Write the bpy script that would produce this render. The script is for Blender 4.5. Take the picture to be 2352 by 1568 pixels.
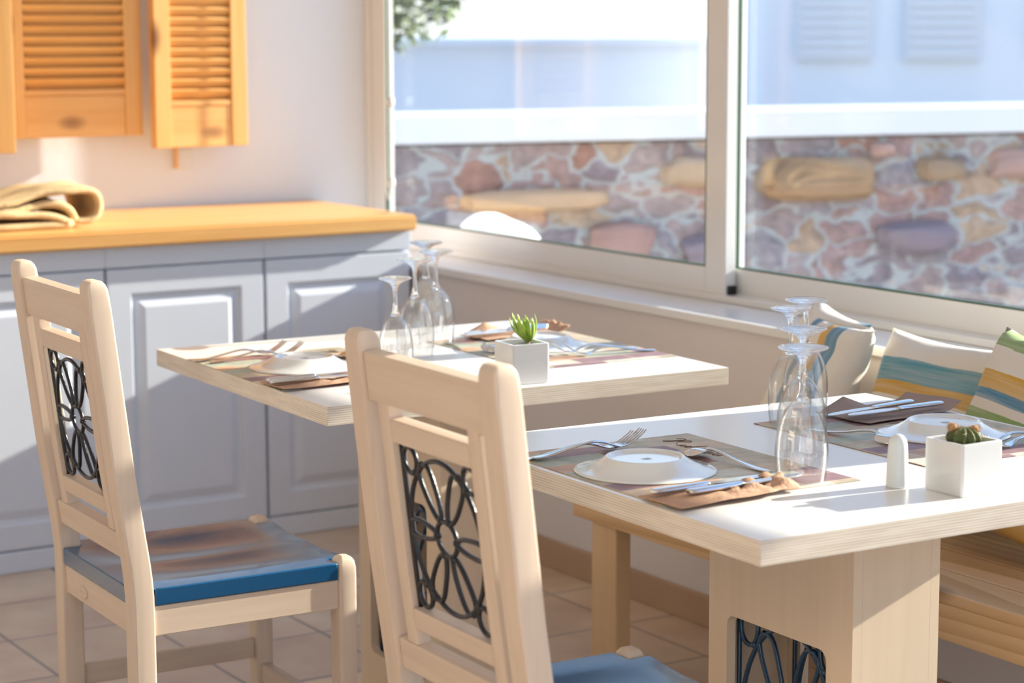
import bpy, bmesh, math, random
from mathutils import Vector, Matrix, Euler, noise
random.seed(7)
for o in list(bpy.data.objects): bpy.data.objects.remove(o)
S = bpy.context.scene
C = S.collection
PI = math.pi

# ------------------------------------------------------------ camera
CAMH = 1.4236
YAW, PITCH, ROLL = 0.5569, 0.1427, -0.0027
cd = bpy.data.cameras.new('camera'); cam = bpy.data.objects.new('camera', cd); C.objects.link(cam)
cd.sensor_width = 36; cd.lens = 4971.3/2352*36
cd.clip_start = .05; cd.clip_end = 500
F = Vector((math.sin(YAW)*math.cos(PITCH), math.cos(YAW)*math.cos(PITCH), -math.sin(PITCH)))
Rt = Vector((math.cos(YAW), -math.sin(YAW), 0)); Up = Rt.cross(F)
R2 = Rt*math.cos(ROLL)+Up*math.sin(ROLL); U2 = -Rt*math.sin(ROLL)+Up*math.cos(ROLL)
M = Matrix((R2, U2, -F)).transposed().to_4x4(); M.translation = (0, 0, CAMH)
cam.matrix_world = M
cd.dof.use_dof = True; cd.dof.focus_distance = 3.62; cd.dof.aperture_fstop = 4.2
S.camera = cam

# ------------------------------------------------------------ light and exposure
S.view_settings.view_transform = 'Standard'; S.view_settings.look = 'None'
S.view_settings.gamma = 1; S.view_settings.use_curve_mapping = False
S.view_settings.exposure = 0.12
S.cycles.transparent_max_bounces = 32; S.cycles.max_bounces = 12; S.cycles.diffuse_bounces = 5
W = bpy.data.worlds.new('world'); S.world = W; W.use_nodes = True
wn = W.node_tree; wn.nodes.clear()
wo = wn.nodes.new('ShaderNodeOutputWorld'); bg = wn.nodes.new('ShaderNodeBackground')
tc = wn.nodes.new('ShaderNodeTexCoord'); sx = wn.nodes.new('ShaderNodeSeparateXYZ')
rp = wn.nodes.new('ShaderNodeValToRGB')
rp.color_ramp.elements[0].position = 0.0; rp.color_ramp.elements[0].color = (.97, .98, 1, 1)
rp.color_ramp.elements[1].position = .6; rp.color_ramp.elements[1].color = (.30, .53, 1, 1)
e = rp.color_ramp.elements.new(.12); e.color = (.66, .82, 1, 1)
wn.links.new(tc.outputs['Generated'], sx.inputs[0]); wn.links.new(sx.outputs['Z'], rp.inputs[0])
wn.links.new(rp.outputs[0], bg.inputs[0]); bg.inputs[1].default_value = 1.6
wn.links.new(bg.outputs[0], wo.inputs[0])
sd = bpy.data.lights.new('sun', 'SUN'); sun = bpy.data.objects.new('sun', sd); C.objects.link(sun)
sd.energy = 14.5; sd.angle = math.radians(.55); sd.color = (1, .92, .80)
sun.rotation_mode = 'QUATERNION'
sun.rotation_quaternion = Vector((1, -.122, .372)).to_track_quat('Z', 'Y')
sun.location = (8, 0, 6)

# ------------------------------------------------------------ materials
MATS = {}
def newmat(name):
    m = bpy.data.materials.new(name); m.use_nodes = True; nt = m.node_tree
    b = nt.nodes['Principled BSDF']; MATS[name] = m
    return m, nt, b
def setp(b, **k):
    for a, v in k.items(): b.inputs[a.replace('_', ' ')].default_value = v
def plain(name, col, rough=.5, metal=0, bump=0, bscale=40, var=0, vscale=6, coat=0, spec=.5, trans=0, ior=1.45):
    m, nt, b = newmat(name)
    b.inputs['Base Color'].default_value = (*col, 1); b.inputs['Roughness'].default_value = rough
    b.inputs['Metallic'].default_value = metal; b.inputs['Coat Weight'].default_value = coat
    b.inputs['Coat Roughness'].default_value = .12; b.inputs['Specular IOR Level'].default_value = spec
    b.inputs['IOR'].default_value = ior
    t = nt.nodes.new('ShaderNodeTexCoord')
    if var:
        n = nt.nodes.new('ShaderNodeTexNoise'); n.inputs['Scale'].default_value = vscale; n.inputs['Detail'].default_value = 5
        nt.links.new(t.outputs['Object'], n.inputs['Vector'])
        mx = nt.nodes.new('ShaderNodeMix'); mx.data_type = 'RGBA'
        mx.inputs[6].default_value = (*[c*(1-var) for c in col], 1); mx.inputs[7].default_value = (*[min(1, c*(1+var)) for c in col], 1)
        nt.links.new(n.outputs[0], mx.inputs[0]); nt.links.new(mx.outputs[2], b.inputs['Base Color'])
    if bump:
        n = nt.nodes.new('ShaderNodeTexNoise'); n.inputs['Scale'].default_value = bscale; n.inputs['Detail'].default_value = 6
        nt.links.new(t.outputs['Object'], n.inputs['Vector'])
        bp = nt.nodes.new('ShaderNodeBump'); bp.inputs['Strength'].default_value = bump; bp.inputs['Distance'].default_value = .01
        nt.links.new(n.outputs[0], bp.inputs['Height']); nt.links.new(bp.outputs[0], b.inputs['Normal'])
    return m
def wood(name, c1, c2, axis='Z', rough=.45, fine=70, knots=0, rings=0, knotcol=(.12, .05, .02), coat=0, off=(0, 0, 0)):
    m, nt, b = newmat(name); L = nt.links.new
    t = nt.nodes.new('ShaderNodeTexCoord'); mp = nt.nodes.new('ShaderNodeMapping')
    s = {'X': (.05, 1, 1), 'Y': (1, .05, 1), 'Z': (1, 1, .05)}[axis]
    mp.inputs['Scale'].default_value = s; mp.inputs['Location'].default_value = off
    L(t.outputs['Object'], mp.inputs[0])
    n1 = nt.nodes.new('ShaderNodeTexNoise'); n1.inputs['Scale'].default_value = fine; n1.inputs['Detail'].default_value = 6; n1.inputs['Distortion'].default_value = .4
    L(mp.outputs[0], n1.inputs['Vector'])
    n2 = nt.nodes.new('ShaderNodeTexNoise'); n2.inputs['Scale'].default_value = fine*.18; n2.inputs['Detail'].default_value = 3
    L(mp.outputs[0], n2.inputs['Vector'])
    ad = nt.nodes.new('ShaderNodeMath'); ad.operation = 'MULTIPLY_ADD'; ad.inputs[1].default_value = .55
    L(n1.outputs[0], ad.inputs[0])
    ml = nt.nodes.new('ShaderNodeMath'); ml.operation = 'MULTIPLY'; ml.inputs[1].default_value = .45; L(n2.outputs[0], ml.inputs[0]); L(ml.outputs[0], ad.inputs[2])
    src = ad.outputs[0]
    if rings:
        w = nt.nodes.new('ShaderNodeTexWave'); w.wave_type = 'RINGS'; w.rings_direction = axis; w.inputs['Scale'].default_value = rings
        w.inputs['Distortion'].default_value = 1.6; w.inputs['Detail'].default_value = 2; w.inputs['Detail Scale'].default_value = .6; w.wave_profile = 'SAW'
        mp2 = nt.nodes.new('ShaderNodeMapping'); mp2.inputs['Scale'].default_value = {'X': (.22, 1, 1), 'Y': (1, .22, 1), 'Z': (1, 1, .22)}[axis]
        mp2.inputs['Rotation'].default_value = (.10, 0, .08); mp2.inputs['Location'].default_value = (-2.66, 0, -.30)
        L(t.outputs['Object'], mp2.inputs[0]); L(mp2.outputs[0], w.inputs['Vector'])
        a2 = nt.nodes.new('ShaderNodeMath'); a2.operation = 'MULTIPLY_ADD'; a2.inputs[1].default_value = .45
        m3 = nt.nodes.new('ShaderNodeMath'); m3.operation = 'MULTIPLY'; m3.inputs[1].default_value = .6; L(src, m3.inputs[0])
        L(w.outputs['Fac'], a2.inputs[0]); L(m3.outputs[0], a2.inputs[2]); src = a2.outputs[0]
    r = nt.nodes.new('ShaderNodeValToRGB'); r.color_ramp.elements[0].position = .32; r.color_ramp.elements[1].position = .68
    r.color_ramp.elements[0].color = (*c2, 1); r.color_ramp.elements[1].color = (*c1, 1)
    L(src, r.inputs[0]); out = r.outputs[0]
    if knots:
        v = nt.nodes.new('ShaderNodeTexVoronoi'); v.inputs['Scale'].default_value = knots
        mpk = nt.nodes.new('ShaderNodeMapping'); mpk.inputs['Scale'].default_value = {'X': (.5, 1, 1), 'Y': (1, .5, 1), 'Z': (1, 1, .5)}[axis]; mpk.inputs['Location'].default_value = (.4, .1, .23)
        L(t.outputs['Object'], mpk.inputs[0]); L(mpk.outputs[0], v.inputs['Vector'])
        kr = nt.nodes.new('ShaderNodeValToRGB'); kr.color_ramp.elements[0].position = .035*1.6; kr.color_ramp.elements[1].position = .10*1.5
        kr.color_ramp.elements[0].color = (1, 1, 1, 1); kr.color_ramp.elements[1].color = (0, 0, 0, 1)
        L(v.outputs['Distance'], kr.inputs[0])
        mx = nt.nodes.new('ShaderNodeMix'); mx.data_type = 'RGBA'; L(kr.outputs[0], mx.inputs[0]); L(out, mx.inputs[6]); mx.inputs[7].default_value = (*knotcol, 1)
        out = mx.outputs[2]
    L(out, b.inputs['Base Color']); b.inputs['Roughness'].default_value = rough; b.inputs['Coat Weight'].default_value = coat
    bp = nt.nodes.new('ShaderNodeBump'); bp.inputs['Strength'].default_value = .12; bp.inputs['Distance'].default_value = .002
    L(src, bp.inputs['Height']); L(bp.outputs[0], b.inputs['Normal'])
    return m

CH1, CH2 = (.79, .645, .51), (.70, .55, .42)
m_chz = wood('beech_vertical', CH1, CH2, 'Z', .42)
m_chy = wood('beech_crosswise', CH1, CH2, 'Y', .42, knots=0)
m_chx = wood('beech_lengthwise', CH1, CH2, 'X', .42)
m_ped = wood('birch_panel', (.84, .68, .50), (.76, .60, .43), 'Z', .45, fine=35)
m_pine = wood('honey_pine', (.86, .50, .17), (.70, .33, .09), 'X', .4, fine=60, knots=5, coat=.15)
m_shz = wood('shutter_pine_vertical', (.84, .49, .17), (.72, .36, .10), 'Z', .4, fine=50, knots=4.5, knotcol=(.25, .10, .03))
m_shx = wood('shutter_pine_crosswise', (.86, .50, .18), (.72, .35, .10), 'X', .4, fine=50, knots=5, knotcol=(.25, .10, .03))
m_bench = wood('bench_pine', (.78, .54, .31), (.62, .39, .19), 'Y', .38, fine=45, rings=15, knots=3.2)
m_benchz = wood('bench_pine_vertical', (.84, .61, .36), (.74, .50, .27), 'Z', .4, fine=45, knots=4)
m_blue = plain('blue_paint', (.003, .085, .22), .26, coat=.35)
m_iron = plain('black_iron', (.010, .012, .018), .32, 0, bump=.15, bscale=150, coat=.2)
m_ironb = plain('blue_iron', (.008, .045, .10), .3, 0, bump=.1, bscale=150, coat=.5)
m_cab = plain('white_cabinet_paint', (.68, .725, .81), .35, var=.02)
m_wall = plain('white_plaster', (.77, .795, .84), .8, bump=.12, bscale=18, var=.03, vscale=3)
m_wallr = plain('greige_plaster', (.72, .68, .665), .8, bump=.15, bscale=22, var=.04, vscale=3)
m_ceil = plain('ceiling_plaster', (.82, .81, .79), .85, bump=.05)
m_alu = plain('white_aluminium', (.76, .75, .73), .28, coat=.3)
m_rubber = plain('black_rubber', (.01, .01, .01), .6)
m_seal = plain('dark_seal', (.05, .10, .06), .4)
m_cer = plain('white_ceramic', (.72, .72, .71), .16, coat=.6, var=.03, vscale=20)
m_chi = plain('white_china', (.76, .77, .75), .1, coat=.8)
m_stamp = plain('grey_stamp', (.35, .38, .42), .2)
m_salt = plain('salt_ceramic', (.74, .77, .75), .2, coat=.4)
m_steel = plain('polished_steel', (.72, .73, .75), .14, 1)
m_soil = plain('potting_soil', (.035, .02, .012), .9, bump=.8, bscale=120)
m_nap = plain('brown_paper_napkin', (.48, .29, .185), .85, bump=.3, bscale=90, var=.1, vscale=30)
m_napg = plain('taupe_paper_napkin', (.33, .245, .21), .85, bump=.2, bscale=90, var=.08, vscale=30)
m_burlap = plain('burlap', (.74, .54, .29), .9, bump=.6, bscale=220, var=.15, vscale=25)
m_screw = plain('dark_screw', (.02, .02, .02), .4, 1)
m_cord = plain('cord_white', (.75, .70, .62), .5)
m_coping = plain('whitewash', (.64, .665, .70), .8, bump=.15, bscale=8)
m_house = plain('pale_house_plaster', (.70, .745, .80), .85, bump=.1, bscale=6, var=.03, vscale=1)
m_base = plain('terracotta_baseboard', (.46, .31, .20), .5, var=.12, vscale=7)
m_ground = plain('terrace_ground', (.52, .48, .44), .85, var=.1, vscale=2)
m_white = plain('whitewashed_rock', (.88, .88, .87), .8, bump=.3, bscale=9)
m_bark = plain('grey_bark', (.30, .26, .21), .85, bump=.5, bscale=30)
m_leaf = plain('tree_leaf', (.13, .18, .07), .6, var=.3, vscale=4)
m_fuzz = plain('cactus_fuzz', (.60, .36, .17), .9, bump=.6, bscale=300)

def ply(name, ctop, c1, c2, n=9.0):
    """laminate on top, plywood layers on the sides (by the face direction of the object itself)"""
    m, nt, b = newmat(name); L = nt.links.new
    t = nt.nodes.new('ShaderNodeTexCoord'); sp = nt.nodes.new('ShaderNodeSeparateXYZ'); L(t.outputs['Object'], sp.inputs[0])
    nz = nt.nodes.new('ShaderNodeTexNoise'); nz.inputs['Scale'].default_value = 9
    mp = nt.nodes.new('ShaderNodeMapping'); mp.inputs['Scale'].default_value = (1, 1, 14); L(t.outputs['Object'], mp.inputs[0]); L(mp.outputs[0], nz.inputs['Vector'])
    nz.inputs['Detail'].default_value = 6
    ma = nt.nodes.new('ShaderNodeMath'); ma.operation = 'MULTIPLY'; ma.inputs[1].default_value = 2*PI*n/.036; L(sp.outputs['Z'], ma.inputs[0])
    si = nt.nodes.new('ShaderNodeMath'); si.operation = 'SINE'; L(ma.outputs[0], si.inputs[0])
    mb = nt.nodes.new('ShaderNodeMath'); mb.operation = 'MULTIPLY_ADD'; mb.inputs[1].default_value = .22; L(si.outputs[0], mb.inputs[0]); L(nz.outputs[0], mb.inputs[2])
    r = nt.nodes.new('ShaderNodeValToRGB'); r.color_ramp.elements[0].position = .30; r.color_ramp.elements[1].position = .62
    r.color_ramp.elements[0].color = (*c2, 1); r.color_ramp.elements[1].color = (*c1, 1); L(mb.outputs[0], r.inputs[0])
    tn = nt.nodes.new('ShaderNodeSeparateXYZ'); L(t.outputs['Normal'], tn.inputs[0])
    gt = nt.nodes.new('ShaderNodeMath'); gt.operation = 'GREATER_THAN'; gt.inputs[1].default_value = .7; L(tn.outputs['Z'], gt.inputs[0])
    mx = nt.nodes.new('ShaderNodeMix'); mx.data_type = 'RGBA'; L(gt.outputs[0], mx.inputs[0]); L(r.outputs[0], mx.inputs[6])
    n2 = nt.nodes.new('ShaderNodeTexNoise'); n2.inputs['Scale'].default_value = 22; n2.inputs['Detail'].default_value = 6
    mp2 = nt.nodes.new('ShaderNodeMapping'); mp2.inputs['Scale'].default_value = (.1, 1, 1); L(t.outputs['Object'], mp2.inputs[0]); L(mp2.outputs[0], n2.inputs['Vector'])
    m2 = nt.nodes.new('ShaderNodeMix'); m2.data_type = 'RGBA'; L(n2.outputs[0], m2.inputs[0])
    m2.inputs[6].default_value = (*[c*.95 for c in ctop], 1); m2.inputs[7].default_value = (*ctop, 1)
    L(m2.outputs[2], mx.inputs[7]); L(mx.outputs[2], b.inputs['Base Color'])
    b.inputs['Roughness'].default_value = .3; b.inputs['Coat Weight'].default_value = .25; b.inputs['Coat Roughness'].default_value = .2
    return m
m_top = ply('laminate_ply_top', (.82, .80, .77), (.82, .74, .63), (.60, .51, .41))

def schlick(nt, f0, k):
    lw = nt.nodes.new('ShaderNodeLayerWeight'); lw.inputs['Blend'].default_value = .5
    pw = nt.nodes.new('ShaderNodeMath'); pw.operation = 'POWER'; pw.inputs[1].default_value = 5
    nt.links.new(lw.outputs['Facing'], pw.inputs[0])
    ma = nt.nodes.new('ShaderNodeMath'); ma.operation = 'MULTIPLY_ADD'; ma.inputs[1].default_value = k; ma.inputs[2].default_value = f0
    nt.links.new(pw.outputs[0], ma.inputs[0]); return ma.outputs[0]
def glass_thin():
    m, nt, b = newmat('thin_glass'); L = nt.links.new; nt.nodes.remove(b); o = nt.nodes['Material Output']
    tr = nt.nodes.new('ShaderNodeBsdfTransparent'); gl = nt.nodes.new('ShaderNodeBsdfGlossy'); gl.inputs['Roughness'].default_value = .02
    lw = nt.nodes.new('ShaderNodeLayerWeight'); lw.inputs['Blend'].default_value = .25
    r = nt.nodes.new('ShaderNodeValToRGB'); r.color_ramp.elements[0].color = (.985, .985, .985, 1); r.color_ramp.elements[1].color = (.74, .78, .82, 1)
    r.color_ramp.elements[0].position = .62; r.color_ramp.elements[1].position = .98
    L(lw.outputs['Facing'], r.inputs[0]); L(r.outputs[0], tr.inputs[0])
    mx = nt.nodes.new('ShaderNodeMixShader'); lw.inputs['Blend'].default_value = .5
    L(schlick(nt, .085, .8), mx.inputs[0]); L(tr.outputs[0], mx.inputs[1]); L(gl.outputs[0], mx.inputs[2]); L(mx.outputs[0], o.inputs[0])
    return m
def glass_thick():
    m, nt, b = newmat('solid_glass'); L = nt.links.new; nt.nodes.remove(b); o = nt.nodes['Material Output']
    tr = nt.nodes.new('ShaderNodeBsdfTransparent'); gl = nt.nodes.new('ShaderNodeBsdfGlass'); gl.inputs['Roughness'].default_value = 0; gl.inputs['IOR'].default_value = 1.45
    mx = nt.nodes.new('ShaderNodeMixShader'); mx.inputs[0].default_value = .75
    L(tr.outputs[0], mx.inputs[1]); L(gl.outputs[0], mx.inputs[2]); L(mx.outputs[0], o.inputs[0])
    return m
def pane_mat():
    m, nt, b = newmat('window_glass'); L = nt.links.new; nt.nodes.remove(b); o = nt.nodes['Material Output']
    tr = nt.nodes.new('ShaderNodeBsdfTransparent'); tr.inputs[0].default_value = (.97, .99, .985, 1); gl = nt.nodes.new('ShaderNodeBsdfGlossy'); gl.inputs['Roughness'].default_value = .01
    fr = schlick(nt, .05, .8)
    mx = nt.nodes.new('ShaderNodeMixShader')
    L(fr, mx.inputs[0]); L(tr.outputs[0], mx.inputs[1]); L(gl.outputs[0], mx.inputs[2]); L(mx.outputs[0], o.inputs[0])
    return m
m_gthin, m_gthick, m_pane = glass_thin(), glass_thick(), pane_mat()

def tiles_mat():
    m, nt, b = newmat('floor_tiles'); L = nt.links.new
    t = nt.nodes.new('ShaderNodeTexCoord'); mp = nt.nodes.new('ShaderNodeMapping')
    mp.inputs['Location'].default_value = (-1.94, -4.84, 0); L(t.outputs['Object'], mp.inputs[0])
    br = nt.nodes.new('ShaderNodeTexBrick'); br.offset = 0; br.squash = 1; L(mp.outputs[0], br.inputs[0])
    br.inputs['Scale'].default_value = 1; br.inputs['Brick Width'].default_value = .328; br.inputs['Row Height'].default_value = .328
    br.inputs['Mortar Size'].default_value = .005; br.inputs['Mortar Smooth'].default_value = .2; br.inputs['Bias'].default_value = 0
    br.inputs['Color1'].default_value = (.66, .51, .38, 1); br.inputs['Color2'].default_value = (.58, .44, .32, 1); br.inputs['Mortar'].default_value = (.30, .24, .21, 1)
    n = nt.nodes.new('ShaderNodeTexNoise'); n.inputs['Scale'].default_value = 5; n.inputs['Detail'].default_value = 6; L(t.outputs['Object'], n.inputs[0])
    mx = nt.nodes.new('ShaderNodeMix'); mx.data_type = 'RGBA'; mx.blend_type = 'OVERLAY'; mx.inputs[0].default_value = .5
    L(br.outputs[0], mx.inputs[6]); L(n.outputs[0], mx.inputs[7]); L(mx.outputs[2], b.inputs['Base Color'])
    b.inputs['Roughness'].default_value = .32
    bp = nt.nodes.new('ShaderNodeBump'); bp.inputs['Distance'].default_value = .003; bp.inputs['Strength'].default_value = .5; bp.invert = True
    L(br.outputs['Fac'], bp.inputs['Height']); L(bp.outputs[0], b.inputs['Normal'])
    return m
m_tiles = tiles_mat()
def stone_mat():
    m, nt, b = newmat('rubble_stone'); L = nt.links.new
    t = nt.nodes.new('ShaderNodeTexCoord'); mp = nt.nodes.new('ShaderNodeMapping'); mp.inputs['Scale'].default_value = (1, 1, 1.7); L(t.outputs['Object'], mp.inputs[0])
    nz = nt.nodes.new('ShaderNodeTexNoise'); nz.inputs['Scale'].default_value = 6; L(mp.outputs[0], nz.inputs[0])
    va = nt.nodes.new('ShaderNodeVectorMath'); va.operation = 'MULTIPLY_ADD'; va.inputs[1].default_value = (.30, .30, .30); L(nz.outputs['Color'], va.inputs[0]); L(mp.outputs[0], va.inputs[2])
    v1 = nt.nodes.new('ShaderNodeTexVoronoi'); v1.inputs['Scale'].default_value = 5.2; L(va.outputs[0], v1.inputs['Vector'])
    v2 = nt.nodes.new('ShaderNodeTexVoronoi'); v2.feature = 'DISTANCE_TO_EDGE'; v2.inputs['Scale'].default_value = 5.2; L(va.outputs[0], v2.inputs['Vector'])
    sp = nt.nodes.new('ShaderNodeSeparateColor'); L(v1.outputs['Color'], sp.inputs[0])
    r = nt.nodes.new('ShaderNodeValToRGB'); r.color_ramp.interpolation = 'CONSTANT'
    cols = [(0, (.27, .21, .21)), (.25, (.20, .165, .19)), (.46, (.34, .24, .17)), (.56, (.29, .19, .18)), (.68, (.24, .21, .23)), (.86, (.38, .30, .24)), (.94, (.27, .14, .11))]
    r.color_ramp.elements[0].color = (*cols[0][1], 1); r.color_ramp.elements[1].position = cols[1][0]; r.color_ramp.elements[1].color = (*cols[1][1], 1)
    for p, c in cols[2:]:
        e = r.color_ramp.elements.new(p); e.color = (*c, 1)
    L(sp.outputs[0], r.inputs[0])
    n3 = nt.nodes.new('ShaderNodeTexNoise'); n3.inputs['Scale'].default_value = 25; n3.inputs['Detail'].default_value = 6; L(t.outputs['Object'], n3.inputs[0])
    mo = nt.nodes.new('ShaderNodeMix'); mo.data_type = 'RGBA'; mo.blend_type = 'OVERLAY'; mo.inputs[0].default_value = .6; L(r.outputs[0], mo.inputs[6]); L(n3.outputs[0], mo.inputs[7])
    mr = nt.nodes.new('ShaderNodeValToRGB'); mr.color_ramp.elements[0].position = .035; mr.color_ramp.elements[1].position = .075; L(v2.outputs['Distance'], mr.inputs[0])
    mx = nt.nodes.new('ShaderNodeMix'); mx.data_type = 'RGBA'; L(mr.outputs[0], mx.inputs[0]); mx.inputs[6].default_value = (.34, .36, .37, 1); L(mo.outputs[2], mx.inputs[7])
    L(mx.outputs[2], b.inputs['Base Color']); b.inputs['Roughness'].default_value = .85
    bp = nt.nodes.new('ShaderNodeBump'); bp.inputs['Distance'].default_value = .05; bp.inputs['Strength'].default_value = .9
    L(v2.outputs['Distance'], bp.inputs['Height']); L(bp.outputs[0], b.inputs['Normal'])
    return m
m_stone = stone_mat()
def stripe_mat(name, bands, axis='Z', base=(.74, .69, .62), rot=0):
    """woven cushion cloth: painterly stripes at fixed heights of the cushion's own coordinates"""
    m, nt, b = newmat(name); L = nt.links.new
    t = nt.nodes.new('ShaderNodeTexCoord'); sp = nt.nodes.new('ShaderNodeSeparateXYZ'); L(t.outputs['Object'], sp.inputs[0])
    mp = nt.nodes.new('ShaderNodeMapping'); mp.inputs['Scale'].default_value = (4, 90, 4) if axis == 'Y' else (90, 4, 4); L(t.outputs['Object'], mp.inputs[0])
    nz = nt.nodes.new('ShaderNodeTexNoise'); nz.inputs['Scale'].default_value = 1.6; nz.inputs['Detail'].default_value = 4; L(mp.outputs[0], nz.inputs[0])
    ma = nt.nodes.new('ShaderNodeMath'); ma.operation = 'MULTIPLY_ADD'; ma.inputs[1].default_value = 1/.44; ma.inputs[2].default_value = .5
    L(sp.outputs[axis], ma.inputs[0])
    mj = nt.nodes.new('ShaderNodeMath'); mj.operation = 'MULTIPLY_ADD'; mj.inputs[1].default_value = .03; L(nz.outputs[0], mj.inputs[0]); L(ma.outputs[0], mj.inputs[2])
    r = nt.nodes.new('ShaderNodeValToRGB'); r.color_ramp.interpolation = 'CONSTANT'
    r.color_ramp.elements[0].color = (*base, 1); r.color_ramp.elements[1].position = bands[0][0]+.015; r.color_ramp.elements[1].color = (*bands[0][1], 1)
    for p, c in bands[1:]:
        e = r.color_ramp.elements.new(p+.015); e.color = (*(c or base), 1)
    L(mj.outputs[0], r.inputs[0])
    th = nt.nodes.new('ShaderNodeMath'); th.operation = 'MULTIPLY_ADD'; th.inputs[1].default_value = .9; th.inputs[2].default_value = -.28; th.use_clamp = True; L(nz.outputs[0], th.inputs[0])
    mx = nt.nodes.new('ShaderNodeMix'); mx.data_type = 'RGBA'; L(th.outputs[0], mx.inputs[0]); L(r.outputs[0], mx.inputs[6]); mx.inputs[7].default_value = (*base, 1)
    L(mx.outputs[2], b.inputs['Base Color']); b.inputs['Roughness'].default_value = .9
    w = nt.nodes.new('ShaderNodeTexNoise'); w.inputs['Scale'].default_value = 400; L(t.outputs['Object'], w.inputs[0])
    bp = nt.nodes.new('ShaderNodeBump'); bp.inputs['Strength'].default_value = .25; bp.inputs['Distance'].default_value = .002; L(w.outputs[0], bp.inputs['Height']); L(bp.outputs[0], b.inputs['Normal'])
    return m
TEAL, MUST, BLU, GRN = (.10, .30, .38), (.60, .34, .05), (.06, .22, .36), (.20, .34, .09)
def mat_mat(name, c=(.34, .26, .22)):
    """printed paper placemat: patchwork of muted blocks with pale joints"""
    m, nt, b = newmat(name); L = nt.links.new
    t = nt.nodes.new('ShaderNodeTexCoord')
    br = nt.nodes.new('ShaderNodeTexBrick'); br.offset = .37; br.inputs['Scale'].default_value = 1; br.inputs['Brick Width'].default_value = .13; br.inputs['Row Height'].default_value = .052
    br.inputs['Mortar Size'].default_value = .0015; br.inputs['Bias'].default_value = 0
    br.inputs['Color1'].default_value = (0, 0, 0, 1); br.inputs['Color2'].default_value = (1, 1, 1, 1); br.inputs['Mortar'].default_value = (.5, .5, .5, 1)
    L(t.outputs['Object'], br.inputs[0])
    r = nt.nodes.new('ShaderNodeValToRGB'); r.color_ramp.interpolation = 'CONSTANT'
    cs = [(0, (.46, .39, .27)), (.2, (.30, .15, .13)), (.36, (.36, .38, .30)), (.5, (.55, .42, .28)), (.66, (.25, .14, .15)), (.8, (.50, .30, .18)), (.9, (.56, .54, .46))]
    r.color_ramp.elements[0].color = (*cs[0][1], 1); r.color_ramp.elements[1].position = cs[1][0]; r.color_ramp.elements[1].color = (*cs[1][1], 1)
    for p, k in cs[2:]:
        e = r.color_ramp.elements.new(p); e.color = (*k, 1)
    L(br.outputs[0], r.inputs[0])
    n = nt.nodes.new('ShaderNodeTexNoise'); n.inputs['Scale'].default_value = 30; n.inputs['Detail'].default_value = 5; L(t.outputs['Object'], n.inputs[0])
    mx = nt.nodes.new('ShaderNodeMix'); mx.data_type = 'RGBA'; mx.blend_type = 'OVERLAY'; mx.inputs[0].default_value = .5; L(r.outputs[0], mx.inputs[6]); L(n.outputs[0], mx.inputs[7])
    L(mx.outputs[2], b.inputs['Base Color']); b.inputs['Roughness'].default_value = .5
    return m
m_mat = mat_mat('placemat_print')
m_ink = plain('mat_ink', (.16, .07, .05), .5)
def succ_mat():
    m, nt, b = newmat('succulent_leaf'); L = nt.links.new
    t = nt.nodes.new('ShaderNodeTexCoord'); lw = nt.nodes.new('ShaderNodeTexNoise'); lw.inputs['Scale'].default_value = 60; L(t.outputs['Object'], lw.inputs[0])
    mx = nt.nodes.new('ShaderNodeMix'); mx.data_type = 'RGBA'; L(lw.outputs[0], mx.inputs[0])
    mx.inputs[6].default_value = (.16, .34, .04, 1); mx.inputs[7].default_value = (.50, .62, .10, 1); L(mx.outputs[2], b.inputs['Base Color'])
    b.inputs['Roughness'].default_value = .3
    b.inputs['Subsurface Weight'].default_value = .25; b.inputs['Subsurface Radius'].default_value = (.01, .01, .003); b.inputs['Subsurface Scale'].default_value = .5
    return m
m_succ = succ_mat()
m_cact = plain('cactus_green', (.09, .12, .035), .6, var=.3, vscale=60)

# ------------------------------------------------------------ mesh helpers
def obj(name, bm, mat, parent=None, smooth=False, loc=None):
    me = bpy.data.meshes.new(name); bmesh.ops.recalc_face_normals(bm, faces=bm.faces[:]); bm.to_mesh(me); bm.free()
    for m in (mat if isinstance(mat, (list, tuple)) else [mat]): me.materials.append(m)
    if smooth:
        for p in me.polygons: p.use_smooth = True
        if smooth != True:
            me.set_sharp_from_angle(angle=math.radians(smooth))
    o = bpy.data.objects.new(name, me); C.objects.link(o)
    if parent: o.parent = parent
    if loc: o.location = loc
    if smooth and smooth != True:
        md = o.modifiers.new('normals', 'WEIGHTED_NORMAL'); md.keep_sharp = True; md.weight = 100
    return o
def thing(name, label, cat, loc=(0, 0, 0), rz=0, group=None):
    o = bpy.data.objects.new(name, None); C.objects.link(o); o.location = loc; o.rotation_euler = (0, 0, rz)
    o.empty_display_size = .05; o['label'] = label; o['category'] = cat
    if group: o['group'] = group
    return o
def tag(o, label, cat, group=None):
    o['label'] = label; o['category'] = cat
    if group: o['group'] = group
    return o
def struct(o): o['kind'] = 'structure'; return o
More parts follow.
